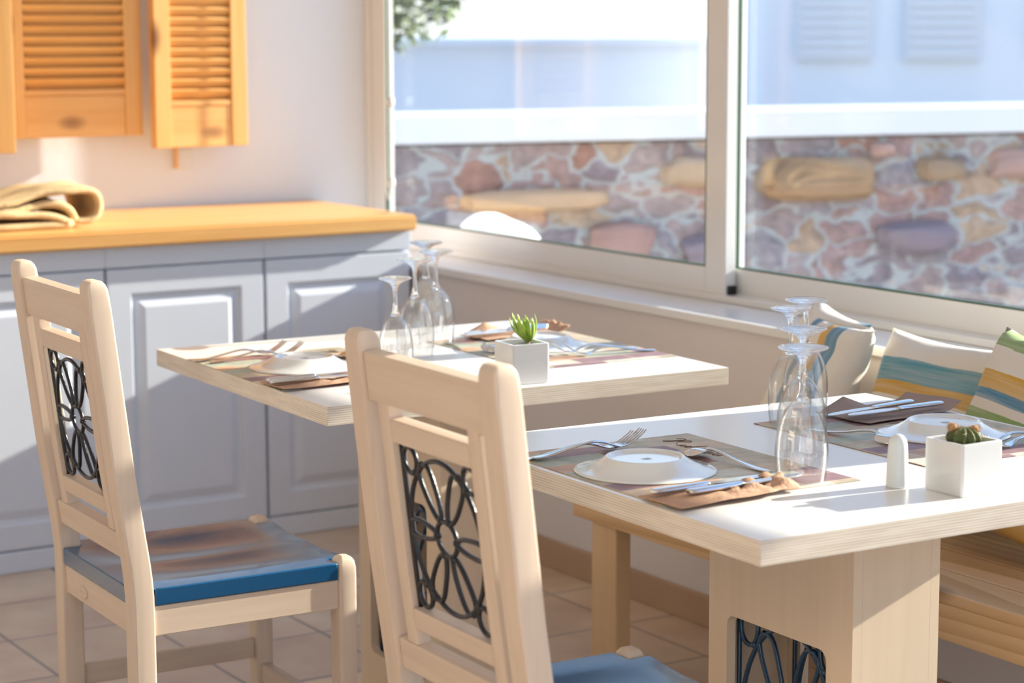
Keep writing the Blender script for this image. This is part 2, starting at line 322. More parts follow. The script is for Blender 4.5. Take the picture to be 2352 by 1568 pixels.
def box(bm, a, b, bev=0, seg=2, mi=0, M=None):
    x0, y0, z0 = a; x1, y1, z1 = b
    vs = [bm.verts.new(v) for v in ((x0, y0, z0), (x1, y0, z0), (x1, y1, z0), (x0, y1, z0), (x0, y0, z1), (x1, y0, z1), (x1, y1, z1), (x0, y1, z1))]
    fs = [bm.faces.new([vs[i] for i in f]) for f in ((0, 3, 2, 1), (4, 5, 6, 7), (0, 1, 5, 4), (1, 2, 6, 5), (2, 3, 7, 6), (3, 0, 4, 7))]
    for f in fs: f.material_index = mi
    if bev:
        es = list({e for f in fs for e in f.edges})
        r = bmesh.ops.bevel(bm, geom=es, offset=bev, segments=seg, affect='EDGES', profile=.5)
        vs = list({v for f in r['faces'] for v in f.verts} | {v for v in vs if v.is_valid})
        for f in r['faces']: f.material_index = mi
    if M is not None: bmesh.ops.transform(bm, matrix=M, verts=[v for v in vs if v.is_valid])
def B(name, a, b, mat, parent=None, bev=0, seg=2, M=None, smooth=False):
    bm = bmesh.new(); box(bm, a, b, bev, seg, 0, M); return obj(name, bm, mat, parent, smooth)
def loft(bm, rings, closed=True, caps=True, mi=0):
    R = [[bm.verts.new(p) for p in r] for r in rings]
    n = len(R[0])
    for a, b in zip(R, R[1:]):
        for i in range(n if closed else n-1):
            j = (i+1) % n
            try: f = bm.faces.new((a[i], a[j], b[j], b[i])); f.material_index = mi
            except ValueError: pass
    if caps and closed:
        for r in (R[0][::-1], R[-1]):
            try: f = bm.faces.new(r); f.material_index = mi
            except ValueError: pass
    return R
def lathe(bm, prof, n=32, c=(0, 0), mi=0):
    prev = None
    for r, z in prof:
        if r < 1e-6: cur = [bm.verts.new((c[0], c[1], z))]
        else: cur = [bm.verts.new((c[0]+r*math.cos(2*PI*i/n), c[1]+r*math.sin(2*PI*i/n), z)) for i in range(n)]
        if prev:
            for i in range(n):
                j = (i+1) % n
                if len(prev) == 1 and len(cur) > 1: f = bm.faces.new((prev[0], cur[j], cur[i]))
                elif len(cur) == 1 and len(prev) > 1: f = bm.faces.new((prev[i], prev[j], cur[0]))
                elif len(cur) > 1: f = bm.faces.new((prev[i], prev[j], cur[j], cur[i]))
                else: continue
                f.material_index = mi
        prev = cur
def tube(bm, pts, r, n=8, closed=False, rr=None):
    pts = [Vector(p) for p in pts]; N = len(pts); rings = []
    up = None
    for i, p in enumerate(pts):
        if closed: t = (pts[(i+1) % N]-pts[i-1]).normalized()
        else: t = (pts[min(i+1, N-1)]-pts[max(i-1, 0)]).normalized()
        if up is None:
            up = Vector((0, 0, 1)) if abs(t.z) < .9 else Vector((1, 0, 0))
        s = t.cross(up).normalized(); up = s.cross(t).normalized()
        q = rr[i] if rr else r
        rings.append([p+(s*math.cos(2*PI*k/n)+up*math.sin(2*PI*k/n))*q for k in range(n)])
    R = [[bm.verts.new(v) for v in r_] for r_ in rings]
    for i in range(N if closed else N-1):
        a, b = R[i], R[(i+1) % N]
        # match twist on closure
        off = 0
        if closed and i == N-1:
            off = min(range(n), key=lambda o: (a[0].co-b[o].co).length)
        for k in range(n):
            j = (k+1) % n
            bm.faces.new((a[k], a[j], b[(j+off) % n], b[(k+off) % n]))
    if not closed:
        bm.faces.new(R[0][::-1]); bm.faces.new(R[-1])
def ball(bm, c, r, sub=1, sc=(1, 1, 1)):
    g = bmesh.ops.create_icosphere(bm, subdivisions=sub, radius=r)
    bmesh.ops.transform(bm, matrix=Matrix.Translation(c) @ Matrix.Diagonal((*sc, 1)), verts=g['verts'])
def smoothpts(pts, k=6):
    out = []; P = [Vector(p) for p in pts]; n = len(P)
    for i in range(n-1):
        p0, p1, p2, p3 = P[max(i-1, 0)], P[i], P[i+1], P[min(i+2, n-1)]
        for j in range(k):
            t = j/k
            out.append(.5*((2*p1)+(-p0+p2)*t+(2*p0-5*p1+4*p2-p3)*t*t+(-p0+3*p1-3*p2+p3)*t**3))
    out.append(P[-1]); return out
def rrect(w, d, r, n=3):
    out = []
    for cx, cy, a0 in ((w/2-r, d/2-r, 0), (-w/2+r, d/2-r, PI/2), (-w/2+r, -d/2+r, PI), (w/2-r, -d/2+r, 1.5*PI)):
        for i in range(n+1):
            a = a0+PI/2*i/n; out.append((cx+r*math.cos(a), cy+r*math.sin(a)))
    return out

# ------------------------------------------------------------ room shell
XW, YB = 3.08, 6.09
bm = bmesh.new(); box(bm, (-3.5, -3, -.05), (XW+.22, YB+.2, 0)); struct(obj('floor', bm, m_tiles))
bm = bmesh.new(); box(bm, (-3.5, YB, 0), (XW+.20, YB+.2, 2.8)); struct(obj('wall_back', bm, m_wall))
SILL = .757
bm = bmesh.new()
box(bm, (XW, 2.52, 0), (XW+.25, YB, SILL-.022)); box(bm, (XW, -3, 0), (XW+.25, 2.52, .56))   # low wall under the windows
box(bm, (XW, -3, 2.5), (XW+.25, YB, 2.8))                            # lintel
box(bm, (XW-.012, 2.52, SILL-.022), (XW+.2, 2.79, 2.5))            # pillar between the two windows, out of frame
box(bm, (XW, -3, .56), (XW+.25, -.4, 2.5))
struct(obj('wall_right', bm, m_wallr))
bm = bmesh.new(); box(bm, (-3.7, -3, -.05), (-3.5, YB+.2, 2.8)); struct(obj('wall_left', bm, m_wall))
bm = bmesh.new(); box(bm, (-3.5, -3, 2.8), (XW+.25, YB+.2, 2.95)); struct(obj('ceiling', bm, m_ceil))
bm = bmesh.new(); box(bm, (XW-.018, 2.52, SILL-.022), (XW+.25, YB-.001, SILL), .004); struct(obj('trim_1', bm, m_alu, smooth=40))
bm = bmesh.new(); box(bm, (XW-.012, -3, 0), (XW-.0005, 5.45, .078), .003)
struct(obj('baseboard_right', bm, m_base))

# windows: sliding sashes
def sash(win, name, x0, x1, y0, y1, zb, zt, wst, hb):
    bm = bmesh.new(); b = .003
    box(bm, (x0, y0, zb), (x1, y0+wst, zt), b); box(bm, (x0, y1-wst, zb), (x1, y1, zt), b)
    box(bm, (x0, y0+wst, zb), (x1, y1-wst, zb+hb), b); box(bm, (x0, y0+wst, zt-hb), (x1, y1-wst, zt), b)
    f = obj(name, bm, m_alu, win, smooth=40)
    xm = (x0+x1)/2
    bm = bmesh.new(); box(bm, (xm-.003, y0+wst-.004, zb+hb-.004), (xm+.003, y1-wst+.004, zt-hb+.004))
    obj('pane', bm, m_pane, win)
    bm = bmesh.new(); s = .004
    box(bm, (x0+.001, y0+wst-.001, zb+hb-.001), (xm-.004, y1-wst+.001, zb+hb+s)); box(bm, (x0+.001, y0+wst-.001, zb+hb), (xm-.004, y0+wst+s, zt-hb)); box(bm, (x0+.001, y1-wst-s, zb+hb), (xm-.004, y1-wst+.001, zt-hb))
    obj('seal', bm, m_seal, f)
    return f
def window(n, y0, y1, ym, clip=False, SILL=.757):
    w = bpy.data.objects.new('window_%d' % n, None); C.objects.link(w); w['kind'] = 'structure'; w['label'] = 'white aluminium sliding window over the cushioned bench' if n == 1 else 'second sliding window'
    bm = bmesh.new(); x0, x1, b = XW+.165, XW+.25, .003
    box(bm, (x0, y0, SILL), (x1, y1, SILL+.018), b); box(bm, (x0, y0, 2.47), (x1, y1, 2.5), b)
    box(bm, (x0, y0, SILL), (x1, y0+.03, 2.5), b); box(bm, (x0, y1-.03, SILL), (x1, y1, 2.5), b)
    obj('window_frame', bm, m_alu, w, smooth=40)
    sash(w, 'sash', 3.255, 3.288, ym, y1-.03, SILL+.012, 2.475, .082, .070)
    sash(w, 'sash', 3.298, 3.330, y0+.03, ym+.078, SILL+.012, 2.475, .06, .068)
    if clip:
        bm = bmesh.new(); box(bm, (3.262, ym-.012, SILL+.018), (3.284, ym+.002, SILL+.04), .002); obj('clip', bm, m_rubber, w)
    return w
window(1, 2.79, YB-.002, 4.232, True)
window(2, -.399, 2.519, 1.0, False, .561)

# ------------------------------------------------------------ exterior
bm = bmesh.new(); box(bm, (XW+.26, -8, -.06), (60, 60, -.01)); struct(obj('floor_terrace', bm, m_ground))
# unseen beam added outside to cast the shadow across the chair backs
bm = bmesh.new(); box(bm, (4.46, -.6, 1.76), (4.54, 3.62, 1.83), .004); box(bm, (4.46, -.6, -.01), (4.54, -.52, 1.76), .004); box(bm, (4.46, 3.55, -.01), (4.54, 3.62, 1.76), .004)
struct(obj('shadow_beam', bm, m_alu))
# stone wall, its own axis along dv
dv = Vector((.9754, -.2202, 0)); nv = Vector((.2202, .9754, 0)); P0 = Vector((4.6, 6.6, 0))
st = thing('stone_wall', 'rubble stone garden wall with white coping, outside beyond the window', 'wall', P0, math.atan2(dv.y, dv.x))
bm = bmesh.new()
nx, nz = 120, 16; x0, x1, zt = -1.33, 7.0, 1.022
g = [[None]*(nz+1) for _ in range(nx+1)]
for i in range(nx+1):
    for k in range(nz+1):
        x, z = x0+(x1-x0)*i/nx, zt*k/nz-.01
        g[i][k] = bm.verts.new((x, -.035*noise.noise(Vector((x*4, 0, z*5)))-.02, z))
for i in range(nx):
    for k in range(nz): bm.faces.new((g[i][k], g[i+1][k], g[i+1][k+1], g[i][k+1]))
box(bm, (x0, .02, -.01), (x1, .3, zt))
obj('stonework', bm, m_stone, st, smooth=True)
bm = bmesh.new(); box(bm, (x0-.03, -.07, zt), (x1, .36, 1.125), .015); obj('coping', bm, m_coping, st, smooth=40)
rnd = random.Random(4)
for (x, z, a, h_, col) in ((.78, .865, .235, .085, 0), (1.31, .885, .10, .045, 0), (.27, .90, .13, .055, 1), (-.36, .812, .27, .040, 1), (1.68, .90, .15, .06, 3), (.36, .60, .14, .06, 2), (1.22, .62, .16, .06, 2), (-.02, .65, .12, .07, 3), (1.05, .965, .05, .03, 3)):
    bm = bmesh.new(); gg = bmesh.ops.create_icosphere(bm, subdivisions=4, radius=1)
    for v in gg['verts']:
        c = v.co.copy(); k = 1+.22*noise.noise(c*1.3+Vector((x*7, z*5, 0)))+.06*noise.noise(c*5)
        f = lambda q, e_=.62: math.copysign(abs(q)**e_, q)
        v.co = Vector((f(c.x)*a*k*(1-.25*c.z*math.sin(x*9)), c.y*.06*k, f(c.z)*h_*k))
    cc = [('brown_boulder', (.27, .18, .11), .45), ('tan_stone', (.40, .29, .20), .2), ('purple_stone', (.20, .16, .19), .2), ('red_stone', (.33, .20, .17), .25)][col]
    mm = MATS.get(cc[0]) or plain(cc[0], cc[1], .85, bump=.5, bscale=12, var=cc[2], vscale=7)
    obj('stone', bm, mm, st, smooth=True, loc=(x, -.045, z))
# buildings beyond
bz = thing('whitewashed_building', 'low whitewashed building in shade beyond the garden wall coping', 'building', (8.0, 12.6, 0), -.30)
bm = bmesh.new(); box(bm, (-6.8, 0, -.01), (1.4, 4, 1.36)); obj('wall', bm, m_house, bz)
bm = bmesh.new(); box(bm, (-6.85, -.12, 1.325), (1.45, 4.1, 1.375), .01); obj('roof_edge', bm, m_house, bz)
b2 = thing('tall_white_house', 'tall pale house filling the right window pane above the garden wall', 'building', (7.62, 9.85, 0), -.72)
bm = bmesh.new(); box(bm, (0, 0, -.01), (2.6, 1.9, 4.2)); obj('wall', bm, m_house, b2)
for x in (.35, .95, 1.65):
    bm = bmesh.new(); box(bm, (x, -.05, 1.25), (x+.42, 0, 2.6), .006)
    for k in range(24): box(bm, (x+.03, -.062, 1.28+k*.054), (x+.39, -.048, 1.28+.034+k*.054))
    obj('louvred_shutter', bm, m_coping, b2)
# white rock just outside
bm = bmesh.new(); gg = bmesh.ops.create_icosphere(bm, subdivisions=4, radius=1)
for v in gg['verts']:
    k = 1+.12*noise.noise(v.co*1.5+Vector((3, 1, 2))); z = v.co.z
    v.co = Vector((v.co.x*.225*k*(1.15 if z < 0 else 1), v.co.y*.17*k, .42+z*.445*k))
tag(obj('whitewashed_rock', bm, m_white, smooth=True, loc=(3.70, 6.04, 0)), 'bright white rounded rock standing just outside the left window pane', 'rock')
# tree
tr = thing('garden_tree', 'green leafy tree outside, top left of the window', 'tree', (4.46, 8.05, 0), 0)
bm = bmesh.new(); tube(bm, smoothpts([(-.22, 0, -.01), (-.2, .02, .5), (-.21, .03, 1.0), (-.17, .05, 1.5), (-.1, .1, 2.2)]), .03, 10, rr=None); tube(bm, smoothpts([(-.17, .05, 1.45), (-.2, .1, 1.7), (-.4, .1, 2.1)]), .018, 8); tube(bm, smoothpts([(-.17, .05, 1.5), (.2, .1, 1.8), (.3, .1, 2.3)]), .018, 8)
obj('trunk', bm, m_bark, tr, smooth=True)
bm = bmesh.new(); r = random.Random(3)
for i in range(9500):
    while True:
        p = Vector((r.uniform(-1, 1), r.uniform(-1, 1), r.uniform(-1, 1)))
        if abs(p.x)**3+abs(p.y)**3+abs(p.z)**3 < 1: break
    p = Vector((p.x*.50, p.y*.5, p.z*.85))+Vector((-.12, .1, 2.18))
    if noise.noise(p*3.2) < -.25: continue
    a = Vector((r.gauss(0, 1), r.gauss(0, 1), r.gauss(0, 1))).normalized(); b_ = a.orthogonal().normalized(); s = r.uniform(.025, .042)
    vs = [bm.verts.new(p+a*s), bm.verts.new(p+b_*s*.5), bm.verts.new(p-a*s), bm.verts.new(p-b_*s*.5)]
    bm.faces.new(vs)
obj('crown', bm, m_leaf, tr)

# ------------------------------------------------------------ cabinets and worktop
YC = 5.455
def raised_door(x0, x1, z0, z1, parent, name='door'):
    bm = bmesh.new(); y = YC; w = .006
    def ring(ix, yy): return [(x0+ix, yy, z0+ix), (x1-ix, yy, z0+ix), (x1-ix, yy, z1-ix), (x0+ix, yy, z1-ix)]
    prof = [(0, y+.02), (0, y+.003), (.003, y), (.066, y), (.072, y+.009), (.082, y+.011), (.104, y+.001), (.107, y)]
    R = [[bm.verts.new(p) for p in ring(a, b)] for a, b in prof]
    for a, b in zip(R, R[1:]):
        for i in range(4): bm.faces.new((a[i], a[(i+1) % 4], b[(i+1) % 4], b[i]))
    bm.faces.new(R[-1]); bm.faces.new(R[0][::-1])
    return obj(name, bm, m_cab, parent)
XD = [.25, .717, 1.184, 1.651, 2.118, 2.585, 3.052]
lab = ['third from the wall end', 'white panelled cabinet unit partly behind the left chair, under the wooden worktop', 'white panelled cabinet unit right behind the seat of the left chair', 'white panelled cabinet unit at the window end, behind the wine glasses']
names = {4: lab[2], 5: lab[3], 3: lab[1], 2: 'white panelled cabinet unit at the far left edge behind the left chair', 1: 'white panelled cabinet unit, left of frame'}
for i in range(6):
    if i < 3: continue
    x0, x1 = XD[i], XD[i+1]
    cb = thing('cabinet', names[i], 'cabinet', (0, 0, 0), 0, 'cabinets under the worktop')
    bm = bmesh.new(); box(bm, (x0, YC+.022, .0), (x1-.0005, YB-.002, .852)); box(bm, (x0, YC-.001, .797), (x1-.0005, YC+.022, .852), .002); box(bm, (x0, YC-.001, 0), (x1-.0005, YC+.022, .058), .004)
    obj('body', bm, m_cab, cb)
    raised_door(x0+.004, x1-.004, .062, .792, cb)
bm = bmesh.new(); vs = [(1.55, 5.42), (3.055, 5.42), (3.056, 6.088), (1.55, 6.088)]
lo = [bm.verts.new((x, y, .854)) for x, y in vs]; hi = [bm.verts.new((x, y, .9)) for x, y in vs]
bm.faces.new(hi); bm.faces.new(lo[::-1])
for i in range(4): bm.faces.new((lo[i], lo[(i+1) % 4], hi[(i+1) % 4], hi[i]))
bmesh.ops.bevel(bm, geom=bm.edges[:], offset=.006, segments=3, affect='EDGES')
tag(obj('worktop', bm, m_pine, smooth=40), 'long honey pine worktop over the white cabinets', 'worktop')

# ------------------------------------------------------------ shutters
def shutter(name, label, loc, rz, w, zb, st=.052, pan=.12, pitch=.030, zt=2.15):
    t = thing(name, label, 'shutter', loc, rz, 'pine shutters on the back wall')
    h = zt-zb; d = .034
    b = .003
    B('stile', (0, -d, 0), (st, 0, h), m_shz, t, b, smooth=40); B('stile', (w-st, -d, 0), (w, 0, h), m_shz, t, b, smooth=40)
    B('bottom_rail', (st, -d+.004, 0), (w-st, -.004, pan), m_shx, t, b, smooth=40); B('ledge', (st, -d+.002, pan+.0005), (w-st, -.002, pan+.018), m_shx, t, b, smooth=40); B('top_rail', (st, -d, h-.08), (w-st, 0, h), m_shx, t, b, smooth=40)
    bm = bmesh.new(); z = pan+.022
    while z < h-.09:
        Mx = Matrix.Translation((0, -d/2, z+.012)) @ Matrix.Rotation(math.radians(-50), 4, 'X')
        box(bm, (st-.002, -.0205, -.004), (w-st+.002, .0205, .004), .0032, 2, 0, Mx); z += pitch
    obj('slats', bm, m_shx, t, smooth=40)
    return t
ys = 6.085
s1 = shutter('shutter', 'wide louvred pine shutter on the white wall, left of the narrow one', (2.06, 6.055, 1.120), 0, .408, 1.120)
s2 = shutter('shutter', 'narrow louvred pine shutter, lower and right of the wide one', (2.482, 5.995, 1.083), .05, .303, 1.083)
s0 = shutter('shutter', 'pine shutter cut by the left edge of the photo', (1.745, 6.0, 1.083), -.05, .312, 1.083)
for o in (s1, s2, s0):
    w = .408 if o is s1 else .303
    for z in (.3, .9): B('hinge_block', (w*.45, 0, z), (w*.55, YB-.002-o.location.y-(0 if o is s1 else .008), z+.03), m_shz, o)
hk = thing('wall_hook', 'small wooden hook on a white plate, on the wall below the narrow shutter', 'hook', (2.59, 6.0895, 1.015))
B('peg', (0, -.014, 0), (.011, -.0045, .068), m_shz, hk, .002); B('wall_plate', (-.004, -.004, -.006), (.062, 0, .06), m_alu, hk, .0015)

# ------------------------------------------------------------ burlap sack
sk = bmesh.new()
prof = [(1.70, .945), (1.80, .955), (1.90, .968), (2.0, .994), (2.07, 1.006), (2.13, .995), (2.15, .96), (2.142, .928), (2.115, .917), (2.085, .920), (2.075, .938), (2.06, .958), (2.03, .968), (1.97, .958), (1.90, .946), (1.80, .94), (1.70, .93)]
prof2 = [(1.70, .925), (1.82, .935), (1.92, .938), (2.0, .930), (2.045, .924), (2.06, .914), (2.03, .9085), (1.95, .9085), (1.85, .909), (1.7, .909)]
for pr, ya, yb in ((prof, 5.56, 5.80), (prof2, 5.545, 5.78)):
    P = smoothpts([(x, 0, z) for x, z in pr], 4); rows = []
    for j in range(13):
        y = ya+(yb-ya)*j/12
        rows.append([sk.verts.new((p.x+.012*noise.noise(Vector((p.x*8, y*9, 1))), y+.01*noise.noise(Vector((p.x*9, 3, p.z*9))), max(.9105, p.z+.014*noise.noise(Vector((p.x*10, y*12, 5)))*(1 if p.z > .92 else .2)))) for p in P])
    for a, b in zip(rows, rows[1:]):
        for i in range(len(P)-1): sk.faces.new((a[i], a[i+1], b[i+1], b[i]))
o = obj('burlap_sack', sk, m_burlap, smooth=True)
md = o.modifiers.new('thick', 'SOLIDIFY'); md.thickness = .017; md.offset = 0
tag(o, 'folded burlap sack lying on the pine worktop', 'sack')

# ------------------------------------------------------------ blind chain
bc = thing('blind_chain', 'thin bead chain hanging down beside the left window jamb', 'chain', (3.235, 5.90, 0))
bm = bmesh.new(); tube(bm, [(0, 0, .93+.05*i) for i in range(32)], .0022, 6); tube(bm, [(0, .035, .93+.05*i) for i in range(32)], .0018, 6); tube(bm, smoothpts([(0, 0, .93), (0, .017, .905), (0, .035, .93)]), .002, 6)
for i in range(60): ball(bm, (0, 0, .93+.026*i), .0042, 1)
obj('cord', bm, m_cord, bc, smooth=True)
for z in (.955, 1.205):
    bm = bmesh.new(); lathe(bm, [(0, z-.018), (.009, z-.014), (.011, z), (.009, z+.014), (0, z+.018)], 12); obj('connector', bm, m_alu, bc, smooth=True)

# ------------------------------------------------------------ flower lattice shared by chairs and tables
def lattice(hw, hh, r, place):
    """place(p,q) maps panel coordinates (-1..1) to a 3-D point"""
    bm = bmesh.new(); asp = hw/hh
    def path(f, n, closed): tube(bm, [place(*f(i/n)) for i in range(n if closed else n+1)], r, 8, closed)
    for s in (-1, 1): path(lambda t, s=s: (s*.955, -1+2*t), 12, False)
    path(lambda t: (.90*math.cos(2*PI*t), .90*math.sin(2*PI*t)), 56, True)
    rc = .25; path(lambda t: (rc*math.cos(2*PI*t), rc*.82*math.sin(2*PI*t)), 24, True)
    def petal(p0, p1, wd):
        a = Vector((p0[0]*hw, p0[1]*hh)); b = Vector((p1[0]*hw, p1[1]*hh)); d = b-a; n_ = Vector((-d.y, d.x)).normalized()
        def f(t):
            c, s = math.cos(2*PI*t), math.sin(2*PI*t)
            c2 = math.copysign(abs(c)**.8, c); s2 = math.copysign(abs(s)**.75, s)
            q = a+d*(.5-.5*c2)+n_*wd*s2*(.72+.28*(-c)); return q.x/hw, q.y/hh
        path(f, 32, True)
    for sx_ in (-1, 1):
        petal((sx_*.11, .20), (sx_*.47, .79), hw*.20)
        petal((sx_*.11, -.20), (sx_*.47, -.79), hw*.20)
        petal((sx_*.25, 0), (sx_*.93, 0), hh*.13)
        for sy in (-1, 1):
            path(lambda t, sx_=sx_, sy=sy: (sx_*.76+.17*math.cos(2*PI*t), sy*.81+.155*math.sin(2*PI*t)), 20, True)
            for (kp, kq) in ((.11, .205), (.47, .79), (.66, .67)): ball(bm, place(sx_*kp, sy*kq), r*1.75, 1)
        ball(bm, place(sx_*.25, 0), r*1.8, 1); ball(bm, place(sx_*.93, 0), r*1.5, 1)
    return bm

# ------------------------------------------------------------ chair
def xcen(z):
    if z > .50: return (1.004-z)*.118 if z > .66 else .0406+(.66-z)*.145
    t = max(0, min(1, (.50-z)/.08)); return .0638+.006*math.sin(t*PI/2)
def chair(name, label, loc, rz):
    t = thing(name, label, 'chair', loc, rz, 'wooden chairs with flower lattice backs')
    W2 = .192
    for s in (-1, 1):
        rings = []; zs = [0, .15, .3, .40, .44, .47, .50, .54, .60, .66, .72, .80, .88, .95]
        for z in zs: rings.append([(xcen(z)+x, s*W2+y, z) for x, y in rrect(.041, .046, .005, 2)])
        for z, k in ((.975, 1), (.988, .96), (.996, .84), (1.002, .6), (1.004, .3)):
            rings.append([(xcen(z)+x*k, s*W2+y*(.5+.5*k), z) for x, y in rrect(.041, .046, .007, 2)])
        bm = bmesh.new(); loft(bm, rings); obj('back_post', bm, m_chz, t, smooth=35)
        rings = []
        for z, k in ((0, .94), (.02, 1), (.43, 1), (.445, .97), (.456, .84), (.462, .6), (.4645, .3)):
            rings.append([(.466+x*k, s*W2*1.005+y*k, z) for x, y in rrect(.037, .046, .007, 2)])
        bm = bmesh.new(); loft(bm, rings); obj('front_leg', bm, m_chz, t, smooth=35)
    def rail(name, z0, z1, yh, th=.026, dx=0, mat=m_chy, bev=.003):
        bm = bmesh.new(); zc = (z0+z1)/2; sl = math.atan2(xcen(z0)-xcen(z1), z1-z0)
        Mx = Matrix.Translation((xcen(zc)+dx, 0, zc)) @ Matrix.Rotation(-sl, 4, 'Y')
        box(bm, (-th/2, -yh, -(z1-z0)/2), (th/2, yh, (z1-z0)/2), bev, 2, 0, Mx); return obj(name, bm, mat, t, smooth=40)
    rail('crest_rail', .905, .976, W2-.0235)
    rail('lower_rail', .504, .552, W2-.0235)
    rail('slat', .852, .886, .1115, .024); rail('slat', .577, .609, .1115, .024)
    for s in (-1, 1):
        bm = bmesh.new(); rings = []
        for z in (.551, .6, .66, .72, .8, .86, .906): rings.append([(xcen(z)+x, s*.127+y, z) for x, y in rrect(.024, .0305, .003, 2)])
        loft(bm, rings); obj('inner_stile', bm, m_chz, t, smooth=35)
    zc, hh = .7305, .1215
    obj('flower_lattice', lattice(.1115, hh, .0037, lambda p, q: (xcen(zc+q*hh), p*.1115, zc+q*hh)), m_iron, t, smooth=True)
    # seat
    xs = [.052, .0905] + [.0905+(.446-.0905)*i/18 for i in range(1, 19)] + [.462, .476, .486]
    yv = [-.213, -.167] + [-.167+.334*i/18 for i in range(1, 19)] + [.213]
    bm = bmesh.new(); V = {}
    def top(x, y):
        a = max(0, 1-abs((x-.25)/.19)**2.2); b = 0
        for c in (-.075, .075): b = max(b, math.exp(-((y-c)/.085)**2))
        z = .455-.007*a*b-.006*a*(1-min(1, abs(y)/.17)**4)
        if x > .33: z -= .009*((x-.33)/.156)**2*(1-min(1, abs(y)/.16)**3)*(.5+.5*b)
        return z
    for i, x in enumerate(xs):
        for j, y in enumerate(yv): V[i, j] = (bm.verts.new((x, y, top(x, y))), bm.verts.new((x, y, .423)))
    cells = set()
    for i in range(len(xs)-1):
        for j in range(len(yv)-1):
            if i == 0 and j in (0, len(yv)-2): continue
            if xs[i+1] > .447 and j in (0, len(yv)-2): continue
            cells.add((i, j))
    for i, j in cells:
        f = bm.faces.new([V[i, j][0], V[i+1, j][0], V[i+1, j+1][0], V[i, j+1][0]]); bm.faces.new([V[i, j][1], V[i, j+1][1], V[i+1, j+1][1], V[i+1, j][1]])
        for di, dj, a, b in ((-1, 0, (i, j), (i, j+1)), (1, 0, (i+1, j+1), (i+1, j)), (0, -1, (i+1, j), (i, j)), (0, 1, (i, j+1), (i+1, j+1))):
            if (i+di, j+dj) not in cells: bm.faces.new([V[a][0], V[b][0], V[b][1], V[a][1]])
    for v in list(bm.verts):
        if not v.link_faces: bm.verts.remove(v)
    o = obj('seat', bm, m_blue, t, smooth=35)
    md = o.modifiers.new('bevel', 'BEVEL'); md.width = .0025; md.segments = 2; md.limit_method = 'ANGLE'
    for s in (-1, 1):
        B('seat_rail', (.09, s*.200-.010, .368), (.448, s*.200+.010, .4225), m_chx, t, .002)
    B('seat_rail', (.056, -.169, .368), (.078, .169, .4225), m_chy, t, .002)
    B('seat_rail', (.458, -.169, .368), (.478, .169, .4225), m_chy, t, .002)
    for s in (-1, 1): B('stretcher', (.086, s*W2-.010, .175), (.448, s*W2+.010, .215), m_chx, t, .003)
    B('stretcher', (.058, -.170, .128), (.078, .170, .178), m_chy, t, .003)
    B('stretcher', (.456, -.170, .128), (.476, .170, .165), m_chy, t, .003)
    bm = bmesh.new(); n = 24; Rg = []
    for x, k in ((.0558, 1), (.0535, 1), (.0528, .93), (.0528, .80), (.0535, .76)):
        Rg.append([(x, 0.070+.024*k*math.cos(2*PI*i/n), .389+.0125*k*math.sin(2*PI*i/n)) for i in range(n)])
    loft(bm, Rg); 
    for i in range(6): box(bm, (.0530, .057+i*.0048, .3865), (.0536, .0598+i*.0048, .3912+.001*(i % 2)))
    obj('badge', bm, m_chy, t, smooth=35)
    return t
chair('dining_chair', 'pale wooden chair with blue seat at the left of the photo, nearest the cabinets', (1.339, 3.690, 0), -.028)
chair('dining_chair', 'pale wooden chair in the foreground centre, pushed up to the near table', (1.430, 2.519, 0), -.020)

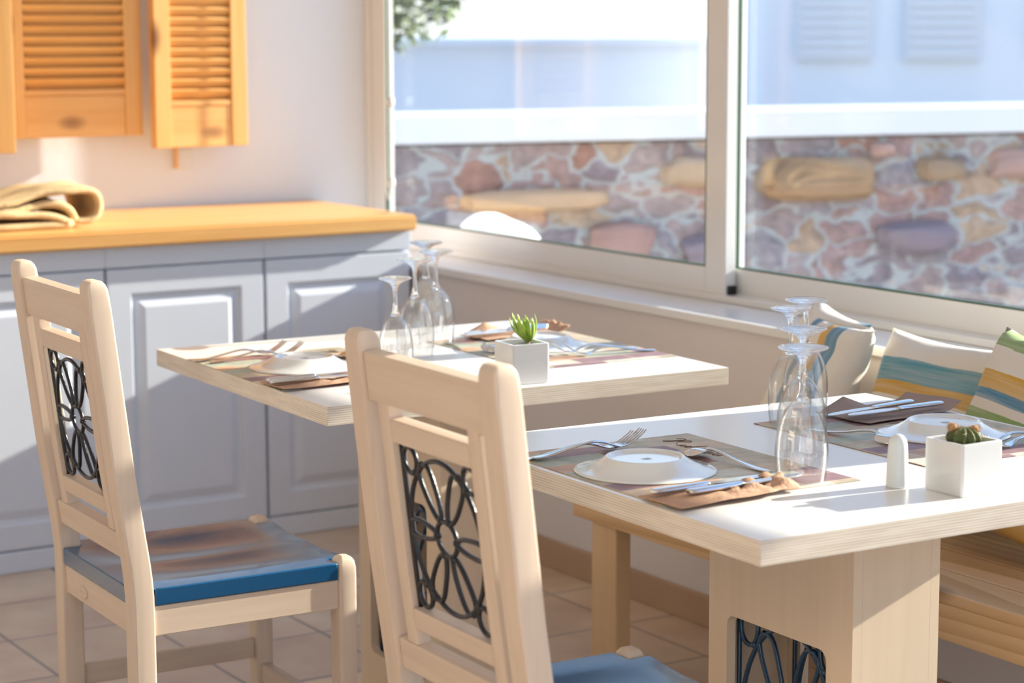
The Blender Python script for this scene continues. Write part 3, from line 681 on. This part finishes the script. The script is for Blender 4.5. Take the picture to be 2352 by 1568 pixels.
# ------------------------------------------------------------ tables
def table(name, label, loc, rz, W_, D_):
    t = thing(name, label, 'table', loc, rz, 'dining tables')
    bm = bmesh.new(); box(bm, (0, 0, -.0), (W_, D_, .036), .0016, 2); o = obj('tabletop', bm, m_top, t, smooth=30); o.location = (0, 0, .714)
    x0, x1, y0, y1 = .363, .536, .24, .61
    zt, zb = .467, .10; ya, yb = y0+.062, y1-.05; th = .018
    def panel(x, xx):
        bm = bmesh.new(); n = 5; r = .018
        hole = []
        for cy, cz, a0 in ((yb-r, zt-r, 0), (ya+r, zt-r, PI/2), (ya+r, zb+r, PI), (yb-r, zb+r, 1.5*PI)):
            for i in range(n+1):
                a = a0+PI/2*i/n; hole.append((cy+r*math.cos(a), cz+r*math.sin(a)))
        def outer(p):
            # project hole point to the outer rectangle by its quadrant corner
            cy, cz = (ya+yb)/2, (zt+zb)/2; return p
        N = len(hole); out = []
        cor = [(y1, .714), (y0, .714), (y0, 0.012), (y1, .012)]
        for k in range(4):
            for i in range(n+1): out.append(cor[k] if i in (0, n) or True else None)
        A = [bm.verts.new((x, a, b)) for a, b in hole]; Bv = [bm.verts.new((xx, a, b)) for a, b in hole]
        CA = [bm.verts.new((x, a, b)) for a, b in cor]; CB = [bm.verts.new((xx, a, b)) for a, b in cor]
        for k in range(4):
            for i in range(n):
                a, b = k*(n+1)+i, k*(n+1)+i+1
                bm.faces.new((A[a], A[b], CA[k])); bm.faces.new((Bv[b], Bv[a], CB[k]))
            a, b = k*(n+1)+n, ((k+1)*(n+1)) % N; kk = (k+1) % 4
            bm.faces.new((A[a], A[b], CA[kk], CA[k])); bm.faces.new((Bv[b], Bv[a], CB[k], CB[kk]))
            bm.faces.new((CA[k], CA[kk], CB[kk], CB[k]))
        for i in range(N):
            j = (i+1) % N; bm.faces.new((A[i], Bv[i], Bv[j], A[j]))
        return obj('pedestal_panel', bm, m_ped, t)
    panel(x0, x0+th); panel(x1-th, x1)
    B('pedestal_side', (x0+th+.0003, y0, .012), (x1-th-.0003, y0+th, .7135), m_ped, t); B('pedestal_side', (x0+th+.0003, y1-th, .012), (x1-th-.0003, y1, .7135), m_ped, t)
    B('base_plate', (x0-.16, y0-.08, 0), (x1+.16, y1+.08, .0118), m_ped, t, .003)
    yc, hw = (ya+yb)/2, (yb-ya)/2; zc = (zt+zb)/2; hh = (zt-zb)/2+.02
    for x in (x0+th+.010, x1-th-.010):
        obj('flower_lattice', lattice(hw+.008, hh, .0042, lambda p, q, x=x: (x, yc+p*(hw+.008), zc+q*hh)), m_ironb, t, smooth=True)
    return t
table('dining_table', 'far white-topped table with the green succulent, next to the cabinets', (1.756, 3.454, 0), -.026, .895, .844)
table('dining_table', 'near white-topped table with the cactus pot, beside the bench', (1.768, 2.215, 0), -.0187, .893, .848)

# ------------------------------------------------------------ bench
bn = thing('bench', 'pine bench with slatted seat along the window wall', 'bench', (0, 0, 0))
bx0, bx1, by0, by1, bz_ = 2.60, 3.06, .6, 3.93, .445
n = 4; wd = (bx1-bx0)/n
for i in range(n): B('seat_board', (bx0+i*wd+.0015, by0, bz_-.022), (bx0+(i+1)*wd-.0015, by1, bz_), m_bench, bn, .003)
B('apron', (bx0+.006, by0, .356), (bx0+.028, by1, bz_-.0225), m_bench, bn, .002)
B('apron', (bx0+.029, by1-.03, .356), (bx1-.03, by1-.006, bz_-.0225), m_bench, bn, .002)
for y in (3.795, .7): 
    for x in (bx0+.0285, bx1-.09): B('leg', (x, y, 0), (x+.04, y+.095, bz_-.0225), m_benchz, bn, .003)
bm = bmesh.new()
bmesh.ops.create_cone(bm, cap_ends=True, segments=12, radius1=.005, radius2=.004, depth=.004, matrix=Matrix.Translation((bx0+.005, 3.88, .392)) @ Matrix.Rotation(PI/2, 4, 'Y'))
obj('screw', bm, m_screw, bn)

# ------------------------------------------------------------ cushions
def cushion(label, loc, rot, mat, w=.42, h=.42, th=.13, seed=0):
    bm = bmesh.new(); n = 26; V = {}
    for s in (0, 1):
        for i in range(n+1):
            for j in range(n+1):
                u, v = -1+2*i/n, -1+2*j/n
                e_ = (1-u**4)*(1-v**4); pin = 1-.085*(1-u*u)*v*v; pin2 = 1-.085*(1-v*v)*u*u
                x = u*w/2*pin2; y = v*h/2*pin
                z = (1 if s else -1)*th/2*max(e_, 0)**.42
                wr = noise.noise(Vector((u*1.8+seed, v*1.8, s*3+seed)))*.016+noise.noise(Vector((u*5+seed, v*5, s)))*.004
                z += wr*(max(e_, 0)**.3)
                if s and (i in (0, n) or j in (0, n)): V[s, i, j] = V[0, i, j]
                else: V[s, i, j] = bm.verts.new((x, y, z))
    for s in (0, 1):
        for i in range(n):
            for j in range(n):
                q = [V[s, i, j], V[s, i+1, j], V[s, i+1, j+1], V[s, i, j+1]]
                bm.faces.new(q if s else q[::-1])
    o = obj('cushion', bm, mat, smooth=True, loc=loc); o.rotation_mode = 'QUATERNION'; o.rotation_quaternion = rot
    return tag(o, label, 'cushion', 'striped cushions on the bench')
def orient(nrm, up, roll=0):
    z = Vector(nrm).normalized(); x = Vector(up).cross(z).normalized(); y = z.cross(x)
    q = Matrix((x, y, z)).transposed().to_quaternion()
    from mathutils import Quaternion
    return q @ Quaternion((0, 0, 1), roll)
mA = stripe_mat('cushion_cloth_level', [(.05, GRN), (.13, None), (.22, GRN), (.28, None), (.385, TEAL), (.45, None), (.565, MUST), (.635, TEAL), (.75, None)], 'Y')
mB = stripe_mat('cushion_cloth_upright', [(.10, GRN), (.16, None), (.40, BLU), (.45, None), (.55, MUST), (.62, BLU), (.73, None), (.90, BLU), (.94, None)], 'X')
mC = stripe_mat('cushion_cloth_green', [(.02, BLU), (.08, MUST), (.20, None), (.27, GRN), (.35, None), (.50, GRN), (.555, None), (.60, BLU), (.645, MUST), (.725, None), (.84, GRN), (.925, None)], 'Y')
mD = stripe_mat('cushion_cloth_back', [(.10, GRN), (.22, None), (.38, GRN), (.44, None), (.58, MUST), (.62, None), (.78, BLU), (.85, None)], 'Y')
def put(label, corner, P, nrm, roll, mat, w, th, seed):
    q = orient(nrm, (0, 0, 1), roll); k = {'TL': (-1, 1), 'TR': (1, 1), 'BR': (1, -1)}[corner]
    cushion(label, Vector(P)-q @ Vector((k[0]*w/2, k[1]*w/2, 0)), q, mat, w, w, th, seed)
put('striped cushion leaning level against the wall, middle of the row behind the plate', 'TL', (3.02, 3.355, .812), (-1, -.12, .42), -.03, mA, .355, .11, 1)
put('striped cushion with upright blue and mustard stripes, right behind the wine glasses', 'TR', (2.945, 3.325, .815), (-.88, .24, .42), -.04, mB, .31, .095, 5)
put('striped cushion tipped on its corner, furthest back behind the glasses', 'TL', (3.034, 3.612, .848), (-.95, .24, .22), -.10, mD, .265, .07, 9)
put('striped cushion with a green top band, cut by the right edge of the photo', 'TL', (2.985, 2.995, .858), (-1, -.12, .45), -.17, mC, .385, .13, 14)

# ------------------------------------------------------------ things on the tables
TZ = .75
def placemat(label, c, rz, w=.36, d=.45, script=None):
    t = thing('placemat', label, 'placemat', (c[0], c[1], TZ), rz, 'printed paper placemats')
    bm = bmesh.new(); nx_, ny_ = 12, 14; V = {}
    for i in range(nx_+1):
        for j in range(ny_+1):
            x, y = -w/2+w*i/nx_, -d/2+d*j/ny_
            V[i, j] = bm.verts.new((x, y, .0016))
    for i in range(nx_):
        for j in range(ny_): bm.faces.new((V[i, j], V[i+1, j], V[i+1, j+1], V[i, j+1]))
    g_ = bmesh.ops.extrude_face_region(bm, geom=bm.faces[:]); 
    bmesh.ops.translate(bm, vec=(0, 0, -.0013), verts=[v for v in g_['geom'] if isinstance(v, bmesh.types.BMVert)])
    obj('sheet', bm, m_mat, t)
    if script is not None:
        sx0, sy0, ang = script
        bm = bmesh.new(); pts = []
        # looping handwriting: a large capital followed by joined small letters
        caps = [(0, .030), (.006, .040), (.016, .038), (.010, .012), (.004, .0), (.012, .008), (.020, .030), (.030, .040), (.034, .030), (.022, .020), (.034, .006), (.046, .0)]
        tail = []
        x = .046
        for k, hgt in enumerate((.012, .014, .036, .012, .014, .030, .012, .013, .014)):
            tail += [(x+.004, hgt*.6), (x+.008, hgt), (x+.005, hgt*.5), (x+.009, 0)]; x += .0125
        ca, sa = math.cos(ang), math.sin(ang)
        for a, b in caps+tail: pts.append((sx0+a*ca-b*sa, sy0+a*sa+b*ca, .0022))
        tube(bm, smoothpts(pts, 3), .0005, 5); obj('script', bm, m_ink, t)
    return t
placemat('paper placemat under the plate at the chair side of the near table', (1.965, 2.668), -.0187, .355, .45, (.10, .19, -PI/2))
placemat('paper placemat at the bench side of the near table, under the plate behind the cactus', (2.475, 2.675), -.0187, .36, .45)
placemat('paper placemat at the chair side of the far table', (1.938, 3.88), -.026, .345, .46, (.10, .19, -PI/2))
placemat('paper placemat at the window side of the far table', (2.485, 3.84), -.026, .345, .46)

def ribbon(bm, path, n=10):
    """path: (x, z, halfwidth, thickness[, camber]) in the cutlery's own frame, lying along x"""
    rings = []
    for x, z, w, th in path:
        rings.append([(x, w*math.cos(2*PI*k/n), z+th*math.sin(2*PI*k/n)) for k in range(n)])
    loft(bm, rings)
def sp(path, k=4):
    out = []
    P = [Vector(p[:3]) for p in path]; T = [p[3] for p in path]
    s = smoothpts(P, k)
    for i, q in enumerate(s):
        f = i/k; j = min(int(f), len(T)-1); t_ = f-j; th = T[j]*(1-t_)+T[min(j+1, len(T)-1)]*t_
        out.append((q.x, q.y, max(q.z, .0004), th))
    return out
def fork(label, loc, rz, up=0, group='forks', L=.20):
    t = thing('fork', label, 'fork', loc, rz, group)
    bm = bmesh.new()
    ribbon(bm, sp([(0, .002, .004, .0012), (.006, .002, .0085, .0015), (.03, .0035, .0085, .0016), (.07, .010, .0055, .0018), (.11, .016, .0035, .0022), (.135, .013, .0032, .0022), (.150, .008, .006, .0016), (.160, .0055, .0115, .0012), (.168, .005, .0122, .0011)]))
    obj('handle', bm, m_steel, t, smooth=50)
    bm = bmesh.new()
    for k in range(4):
        y = (-1.5+k)*.0066
        pts = [(.164, y, .005), (.172, y, .0055), (.182, y, .008), (.193, y, .0135), (.204, y*.97, .020), (.213, y*.95, .027)]
        rings = []
        for i, p_ in enumerate(smoothpts(pts, 3)):
            w = .0021-.0012*i/15; rings.append([(p_.x, p_.y+w*a, p_.z+.0008*b) for a, b in ((1, 1), (-1, 1), (-1, -1), (1, -1))])
        loft(bm, rings)
    obj('tines', bm, m_steel, t)
    return t
def spoon(label, loc, rz, group='spoons', flip=True, tilt=0, s=1.0):
    t = thing('spoon', label, 'spoon', loc, rz, group); t.scale = (s, s, s)
    k = -1 if flip else 1; zz = (lambda z: .024-z) if flip else (lambda z: z)
    bm = bmesh.new(); pth = [(0, .003, .004, .0012), (.006, .003, .0080, .0015), (.03, .0035, .0080, .0016), (.07, .008, .005, .0018), (.10, .014, .0033, .0022), (.122, .017, .0030, .0022), (.135, .016, .0036, .002)]
    if not flip: pass
    ribbon(bm, sp(pth)); obj('handle', bm, m_steel, t, smooth=50)
    bm = bmesh.new(); n_, m_ = 20, 8; rows = []
    for a in range(m_+1):
        q = a/m_
        rows.append([(.159+.027*q*math.cos(2*PI*i/n_), .0185*q*math.sin(2*PI*i/n_)*(1-.12*math.cos(2*PI*i/n_)), (.0035+.0105*(1-q*q) if flip else .0015+.009*q*q)+.012*max(0, (-math.cos(2*PI*i/n_)))**2*q*q*.9) for i in range(n_)])
    R = [[bm.verts.new(p_) for p_ in r_] for r_ in rows[1:]]; c_ = bm.verts.new(rows[0][0])
    for i in range(n_): bm.faces.new((c_, R[0][i], R[0][(i+1) % n_]))
    for a, b in zip(R, R[1:]):
        for i in range(n_): bm.faces.new((a[i], a[(i+1) % n_], b[(i+1) % n_], b[i]))
    o = obj('bowl', bm, m_steel, t, smooth=True); md = o.modifiers.new('t', 'SOLIDIFY'); md.thickness = .0012
    return t
def knife(label, loc, rz, group='knives', roll=0):
    t = thing('knife', label, 'knife', loc, rz, group); t.rotation_euler[0] = roll
    bm = bmesh.new(); ribbon(bm, sp([(0, .005, .004, .002), (.004, .005, .0085, .0042), (.03, .005, .0085, .0045), (.08, .005, .0072, .0042), (.100, .005, .0055, .004), (.104, .005, .0045, .003)]))
    obj('handle', bm, m_steel, t, smooth=50)
    bm = bmesh.new(); top_, bot = [], []
    for x, a, b in ((.100, -.004, .004), (.108, -.006, .008), (.13, -.010, .0085), (.17, -.0105, .009), (.20, -.009, .0085), (.215, -.005, .007), (.222, .001, .004)):
        top_.append((x, b)); bot.append((x, a))
    poly = top_+bot[::-1]
    for zz_ in (.0042, .0056): bm.faces.new([bm.verts.new((x, y, zz_)) for x, y in poly])
    bm.verts.ensure_lookup_table(); N = len(poly)
    for i in range(N): bm.faces.new((bm.verts[i], bm.verts[(i+1) % N], bm.verts[N+(i+1) % N], bm.verts[N+i]))
    obj('blade', bm, m_steel, t)
    return t
def plate(label, c):
    t = thing('plate', label, 'plate', (c[0], c[1], TZ+.0017), 0, 'upturned white plates')
    bm = bmesh.new()
    prof = [(0, .0185), (.050, .0185), (.054, .019), (.0565, .0225), (.059, .0235), (.0615, .0225), (.066, .0185), (.078, .0115), (.092, .0065), (.104, .004), (.1085, .003), (.1105, .0015), (.1095, .0002), (.106, .001), (.092, .0035), (.078, .0075), (.064, .0145), (.05, .0155), (0, .0155)]
    lathe(bm, prof, 64); obj('dish', bm, m_chi, t, smooth=50)
    bm = bmesh.new()
    for k in range(5):
        a = -.006+k*.003; box(bm, (a, -.0035+.001*(k % 2), .0186), (a+.0018, .003, .0189))
    box(bm, (-.005, -.008, .0186), (.007, -.0065, .0189)); obj('maker_stamp', bm, m_stamp, t)
    return t
plate('upturned white plate on the near table, in front of the foreground chair', (1.905, 2.672))
plate('upturned white plate on the near table, behind the cactus pot', (2.508, 2.655))
plate('upturned white plate on the far table, left of the foreground chair post', (1.928, 3.893))
plate('upturned white plate on the far table, behind the succulent', (2.49, 3.885))

Z1 = TZ+.0017
fork('outer fork beside the plate at the chair side of the near table', (1.785, 2.838, Z1), -.02)
fork('inner fork beside the plate at the chair side of the near table', (1.797, 2.826, Z1+.0035), .005)
fork('outer fork beside the left plate on the far table', (1.765, 4.075, Z1), .03)
fork('inner fork beside the left plate on the far table', (1.785, 4.035, Z1+.001), .03)
fork('outer fork to the right of the succulent on the far table', (2.655, 3.69, Z1), PI-.12)
fork('inner fork to the right of the succulent on the far table', (2.64, 3.735, Z1+.001), PI-.05)
fork('fork right of the cactus pot, near the right edge of the photo', (2.665, 2.50, Z1), PI-.03)
fork('second fork right of the cactus pot, closer to the plate', (2.66, 2.535, Z1+.001), PI+.03)
spoon('dessert spoon lying bowl down above the plate on the near table', (2.053, 2.555, Z1), PI/2+.10, s=1.02)
spoon('dessert spoon between the wine glasses and the plate behind the cactus', (2.335, 2.79, Z1), -PI/2+.20, s=1.0)
spoon('dessert spoon above the left plate on the far table', (2.07, 3.80, Z1), PI/2+.05)
spoon('dessert spoon left of the succulent on the far table', (2.335, 4.02, Z1), -PI/2+.12)
knife('left knife of the pair on the crumpled napkin, near table', (1.785, 2.487, Z1+.009), .02)
knife('right knife of the pair on the crumpled napkin, near table', (1.828, 2.458, Z1+.009), .05)
knife('rear knife on the folded napkin, near the cushions', (2.612, 2.850, Z1+.012), PI+.14)
knife('front knife on the folded napkin, near the cushions', (2.645, 2.808, Z1+.012), PI+.02)
knife('outer knife on the napkin beside the left plate on the far table', (1.752, 3.682, Z1+.008), .02)
knife('inner knife on the napkin beside the left plate on the far table', (1.757, 3.707, Z1+.008), .04)
knife('rear knife behind the succulent on the far table', (2.62, 4.06, Z1+.010), PI+.03)
knife('front knife behind the succulent on the far table', (2.60, 4.03, Z1+.010), PI+.02)
def napkin(label, c, rz, w, d, mat, amp=.008, crumple=0, seed=0, corner=0):
    bm = bmesh.new(); nx_, ny_ = 40, 22; V = {}
    for i in range(nx_+1):
        for j in range(ny_+1):
            u, v = i/nx_, j/ny_
            x, y = -w/2+w*u, -d/2+d*v
            k = u**2.2*crumple
            z = .0025+amp*.35*(1+noise.noise(Vector((x*14+seed, y*14, 0))))*(.35)
            z += k*.045*abs(noise.noise(Vector((x*26+seed, y*40, 2))))*math.sin(PI*min(1, max(0, v)))
            y += k*.018*noise.noise(Vector((x*22, y*22, seed+7))); x += k*.014*noise.noise(Vector((x*20, y*26, seed)))
            y *= 1-.30*k*(.5+.5*math.sin(u*9))
            if corner: z += .022*max(0, (v-.70)/.30)**1.4*max(0, 1-abs(u-.30)/.25)+.014*max(0, (u-.86)/.14)**1.3
            V[i, j] = bm.verts.new((x, y, max(.0012, z)))
    for i in range(nx_):
        for j in range(ny_): bm.faces.new((V[i, j], V[i+1, j], V[i+1, j+1], V[i, j+1]))
    o = obj('paper_napkin', bm, mat, smooth=True, loc=(c[0], c[1], Z1)); o.rotation_euler = (0, 0, rz)
    md = o.modifiers.new('t', 'SOLIDIFY'); md.thickness = .0012; md.offset = 1
    return tag(o, label, 'napkin', 'brown paper napkins')
napkin('crumpled brown paper napkin under the pair of knives, near table', (1.895, 2.462), .03, .235, .10, m_nap, .022, 1, 3)
napkin('folded taupe paper napkin under the knives near the cushions', (2.56, 2.852), .10, .235, .13, m_napg, .018, 0, 8, 1)
napkin('brown paper napkin under the knives beside the left plate of the far table', (1.868, 3.692), .03, .22, .10, m_nap, .018, .8, 12)
napkin('brown paper napkin behind the succulent on the far table', (2.53, 4.05), .05, .23, .11, m_nap, .016, .3, 17, 1)

def wine_glass(label, c, H=.205, s=1.0):
    t = thing('wine_glass', label, 'wine glass', (c[0], c[1], TZ+.0003), 0, 'upturned wine glasses')
    k = H/.205; bm = bmesh.new()
    o_ = [(.0365, 0), (.0382, .012), (.0398, .028), (.0403, .045), (.0395, .062), (.037, .078), (.0325, .094), (.0255, .108), (.0165, .119), (.010, .125)]
    out = smoothpts([(r*s, z*k, 0) for r, z in o_], 3)
    lathe(bm, [(p.x, p.y) for p in out], 48)
    inner = smoothpts([((r-.0013)*s, z*k, 0) for r, z in o_[:-2]]+[(.012*s, .1165*k, 0), (.0, .119*k, 0)], 3)
    lathe(bm, [(out[0].x, out[0].y)]+[(max(0, p.x), p.y) for p in inner], 48)
    obj('bowl', bm, m_gthin, t, smooth=True)
    bm = bmesh.new()
    st_ = [(0, .1205), (.0075, .1225), (.0098, .1253), (.0075, .130), (.0055, .138), (.0044, .150), (.0042, .165), (.0046, .176), (.006, .184), (.0095, .190), (.016, .1945), (.026, .198), (.034, .2005), (.0372, .202), (.0378, .2035), (.0365, .2045), (.025, .2046), (0, .2044)]
    lathe(bm, [(r*(s if z > .19 else 1), z*k) for r, z in st_], 48)
    obj('stem', bm, m_gthick, t, smooth=True)
    return t
wine_glass('front upturned wine glass on the near table, closest to the camera', (2.063, 2.489))
wine_glass('second upturned wine glass on the near table, directly behind the front one', (2.195, 2.649))
wine_glass('leftmost upturned wine glass on the near table, standing at the placemat corner', (2.352, 2.872), .2025, .93)
wine_glass('rearmost upturned wine glass on the near table, nearest the cushions, highest in view', (2.430, 2.925), .2065)
wine_glass('small upturned wine glass at the left front of the far table group', (2.045, 3.72), .193, .88)
wine_glass('second upturned wine glass from the left on the far table', (2.193, 3.904), .205, 1.0)
wine_glass('rearmost upturned wine glass on the far table, left of the last one', (2.394, 4.209), .205)
wine_glass('right upturned wine glass at the back of the far table', (2.315, 4.029), .205)

def pot(label, c, rz, a=.080):
    t = thing('planter', label, 'plant pot', (c[0], c[1], TZ), rz, 'square white ceramic pots')
    bm = bmesh.new(); h_ = .078; r = .004; th = .0055
    rings = []
    for k, z in ((.965, .0003), (1, .004), (1, h_-.002), (.985, h_)): rings.append([(x*k, y*k, z) for x, y in rrect(a, a, r, 3)])
    for k, z in ((1, h_), (.985, h_-.002), (.95, .03)): rings.append([(x*k, y*k, z) for x, y in rrect(a-2*th, a-2*th, r*.6, 3)])
    loft(bm, rings); obj('pot', bm, m_cer, t, smooth=35)
    bm = bmesh.new(); n_ = 12; V = {}; q = a/2-th-.0004
    for i in range(n_+1):
        for j in range(n_+1):
            x, y = -q+2*q*i/n_, -q+2*q*j/n_; V[i, j] = bm.verts.new((x, y, h_-.010+.004*noise.noise(Vector((x*90, y*90, 1)))))
    for i in range(n_):
        for j in range(n_): bm.faces.new((V[i, j], V[i+1, j], V[i+1, j+1], V[i, j+1]))
    obj('soil', bm, m_soil, t, smooth=True)
    return t
t1 = pot('square white pot holding the green succulent on the far table', (2.206, 3.508), -.09)
t2 = pot('square white pot holding the cactus on the near table', (2.218, 2.306), 0)
# succulent rooted in its pot
su = thing('succulent', 'bright green spiky succulent growing in the white pot', 'plant', (2.215, 3.505, TZ+.070), 0)
r = random.Random(11)
bm = bmesh.new(); tube(bm, smoothpts([(0, 0, -.004), (.003, 0, .006), (.004, 0, .016)], 3), .005, 8); obj('stem', bm, m_bark, su, smooth=True)
leaves = []
for k in range(24):
    az = 2.4*k+r.uniform(-.2, .2); tilt = .16+.72*(k/24.)**.8; Ln = r.uniform(.040, .056)*(.85+.25*k/24)
    leaves.append((az, tilt, Ln))
for az, tilt, Ln in leaves:
    bm = bmesh.new(); rings = []; N = 9
    base = Vector((.004, 0, .008+.006*r.random()))+Vector((math.cos(az), math.sin(az), 0))*.004
    for i in range(N+1):
        q = i/N; a = tilt*(1.25-.75*q)
        pos = base+(Vector((math.cos(az)*math.sin(a), math.sin(az)*math.sin(a), math.cos(a))))*Ln*q+Vector((-.012*q, .004*q, 0))
        wv = .0046*(1-q**2.2)**.7*(.75+.5*q)+.0003; side = Vector((-math.sin(az), math.cos(az), 0)); nn = Vector((math.cos(az)*math.cos(a), math.sin(az)*math.cos(a), -math.sin(a)))
        rings.append([pos+side*wv*math.cos(2*PI*m_/8)+nn*wv*.45*(math.sin(2*PI*m_/8)) for m_ in range(8)])
    loft(bm, rings); obj('leaf', bm, m_succ, su, smooth=True)
# cactus
ca = thing('cactus', 'small round ribbed cactus with two fuzzy offsets in the white pot', 'cactus', (2.222, 2.310, TZ+.066), 0)
bm = bmesh.new(); n_ = 88; rows = []
for i in range(17):
    th_ = PI*.97*i/16; rr_ = math.sin(th_)*.0235; z = .011-.017*math.cos(th_)*-1 if False else .012+.0165*math.cos(th_)
    rows.append([((rr_*(1+.13*math.cos(11*2*PI*k/n_)))*math.cos(2*PI*k/n_), (rr_*(1+.13*math.cos(11*2*PI*k/n_)))*math.sin(2*PI*k/n_), z) for k in range(n_)])
rows[0] = [(.0005*math.cos(2*PI*k/n_), .0005*math.sin(2*PI*k/n_), .0285) for k in range(n_)]
loft(bm, rows); obj('body', bm, m_cact, ca, smooth=True)
def fuzz(bm, c, R, cnt, ln, seed, up=False):
    rr_ = random.Random(seed)
    for i in range(cnt):
        d = Vector((rr_.gauss(0, 1), rr_.gauss(0, 1), rr_.gauss(0, 1) + (1.2 if up else 0))).normalized(); p_ = Vector(c)+Vector((d.x*R, d.y*R, d.z*R)); s_ = d.orthogonal().normalized()*.00022
        e_ = p_+d*ln+Vector((rr_.gauss(0, 1), rr_.gauss(0, 1), rr_.gauss(0, 1)))*ln*.3
        bm.faces.new([bm.verts.new(p_+s_), bm.verts.new(p_-s_), bm.verts.new(e_)])
# spines along the ribs
bm = bmesh.new(); rr2 = random.Random(5)
for k in range(11):
    for i in range(2, 12):
        th_ = PI*i/16; a = 2*PI*k/11; R_ = math.sin(th_)*.0265; c_ = Vector((R_*math.cos(a), R_*math.sin(a), .012+.0165*math.cos(th_)))
        for q in range(7 if i < 5 else 3):
            d = (Vector((math.cos(a)*math.sin(th_), math.sin(a)*math.sin(th_), math.cos(th_)))+Vector((rr2.gauss(0, .5), rr2.gauss(0, .5), rr2.gauss(0, .5)))).normalized()
            s_ = d.orthogonal().normalized()*.0003; bm.faces.new([bm.verts.new(c_+s_), bm.verts.new(c_-s_), bm.verts.new(c_+d*.0045)])
obj('spines', bm, m_fuzz, ca)
for (dx, dy, dz, R_) in ((-.0135, .010, .0275, .0072), (.0135, -.008, .0245, .0066)):
    bm = bmesh.new(); ball(bm, (dx, dy, dz), R_, 2, (1, 1, 1))
    for v in bm.verts: v.co = Vector((dx, dy, dz))+(v.co-Vector((dx, dy, dz))*1)*1 if False else v.co
    fuzz(bm, (dx, dy, dz), R_*.95, 420, .0035, int(R_*1e5)); obj('offset', bm, m_fuzz, ca)
# salt shaker
ss = thing('salt_shaker', 'small white ceramic shaker standing against the cactus pot', 'shaker', (2.155, 2.378, TZ+.0002), 0)
bm = bmesh.new(); lathe(bm, [(0, 0), (.0160, 0), (.0172, .0015), (.0172, .004), (.0160, .03), (.0148, .056), (.0142, .064), (.0125, .0715), (.009, .0765), (.0045, .079), (0, .0796)], 40); obj('body', bm, m_salt, ss, smooth=50)
bm = bmesh.new()
for k in range(3): ball(bm, (.004*math.cos(2.1*k), .004*math.sin(2.1*k), .0789), .0007, 1)
obj('holes', bm, m_rubber, ss)
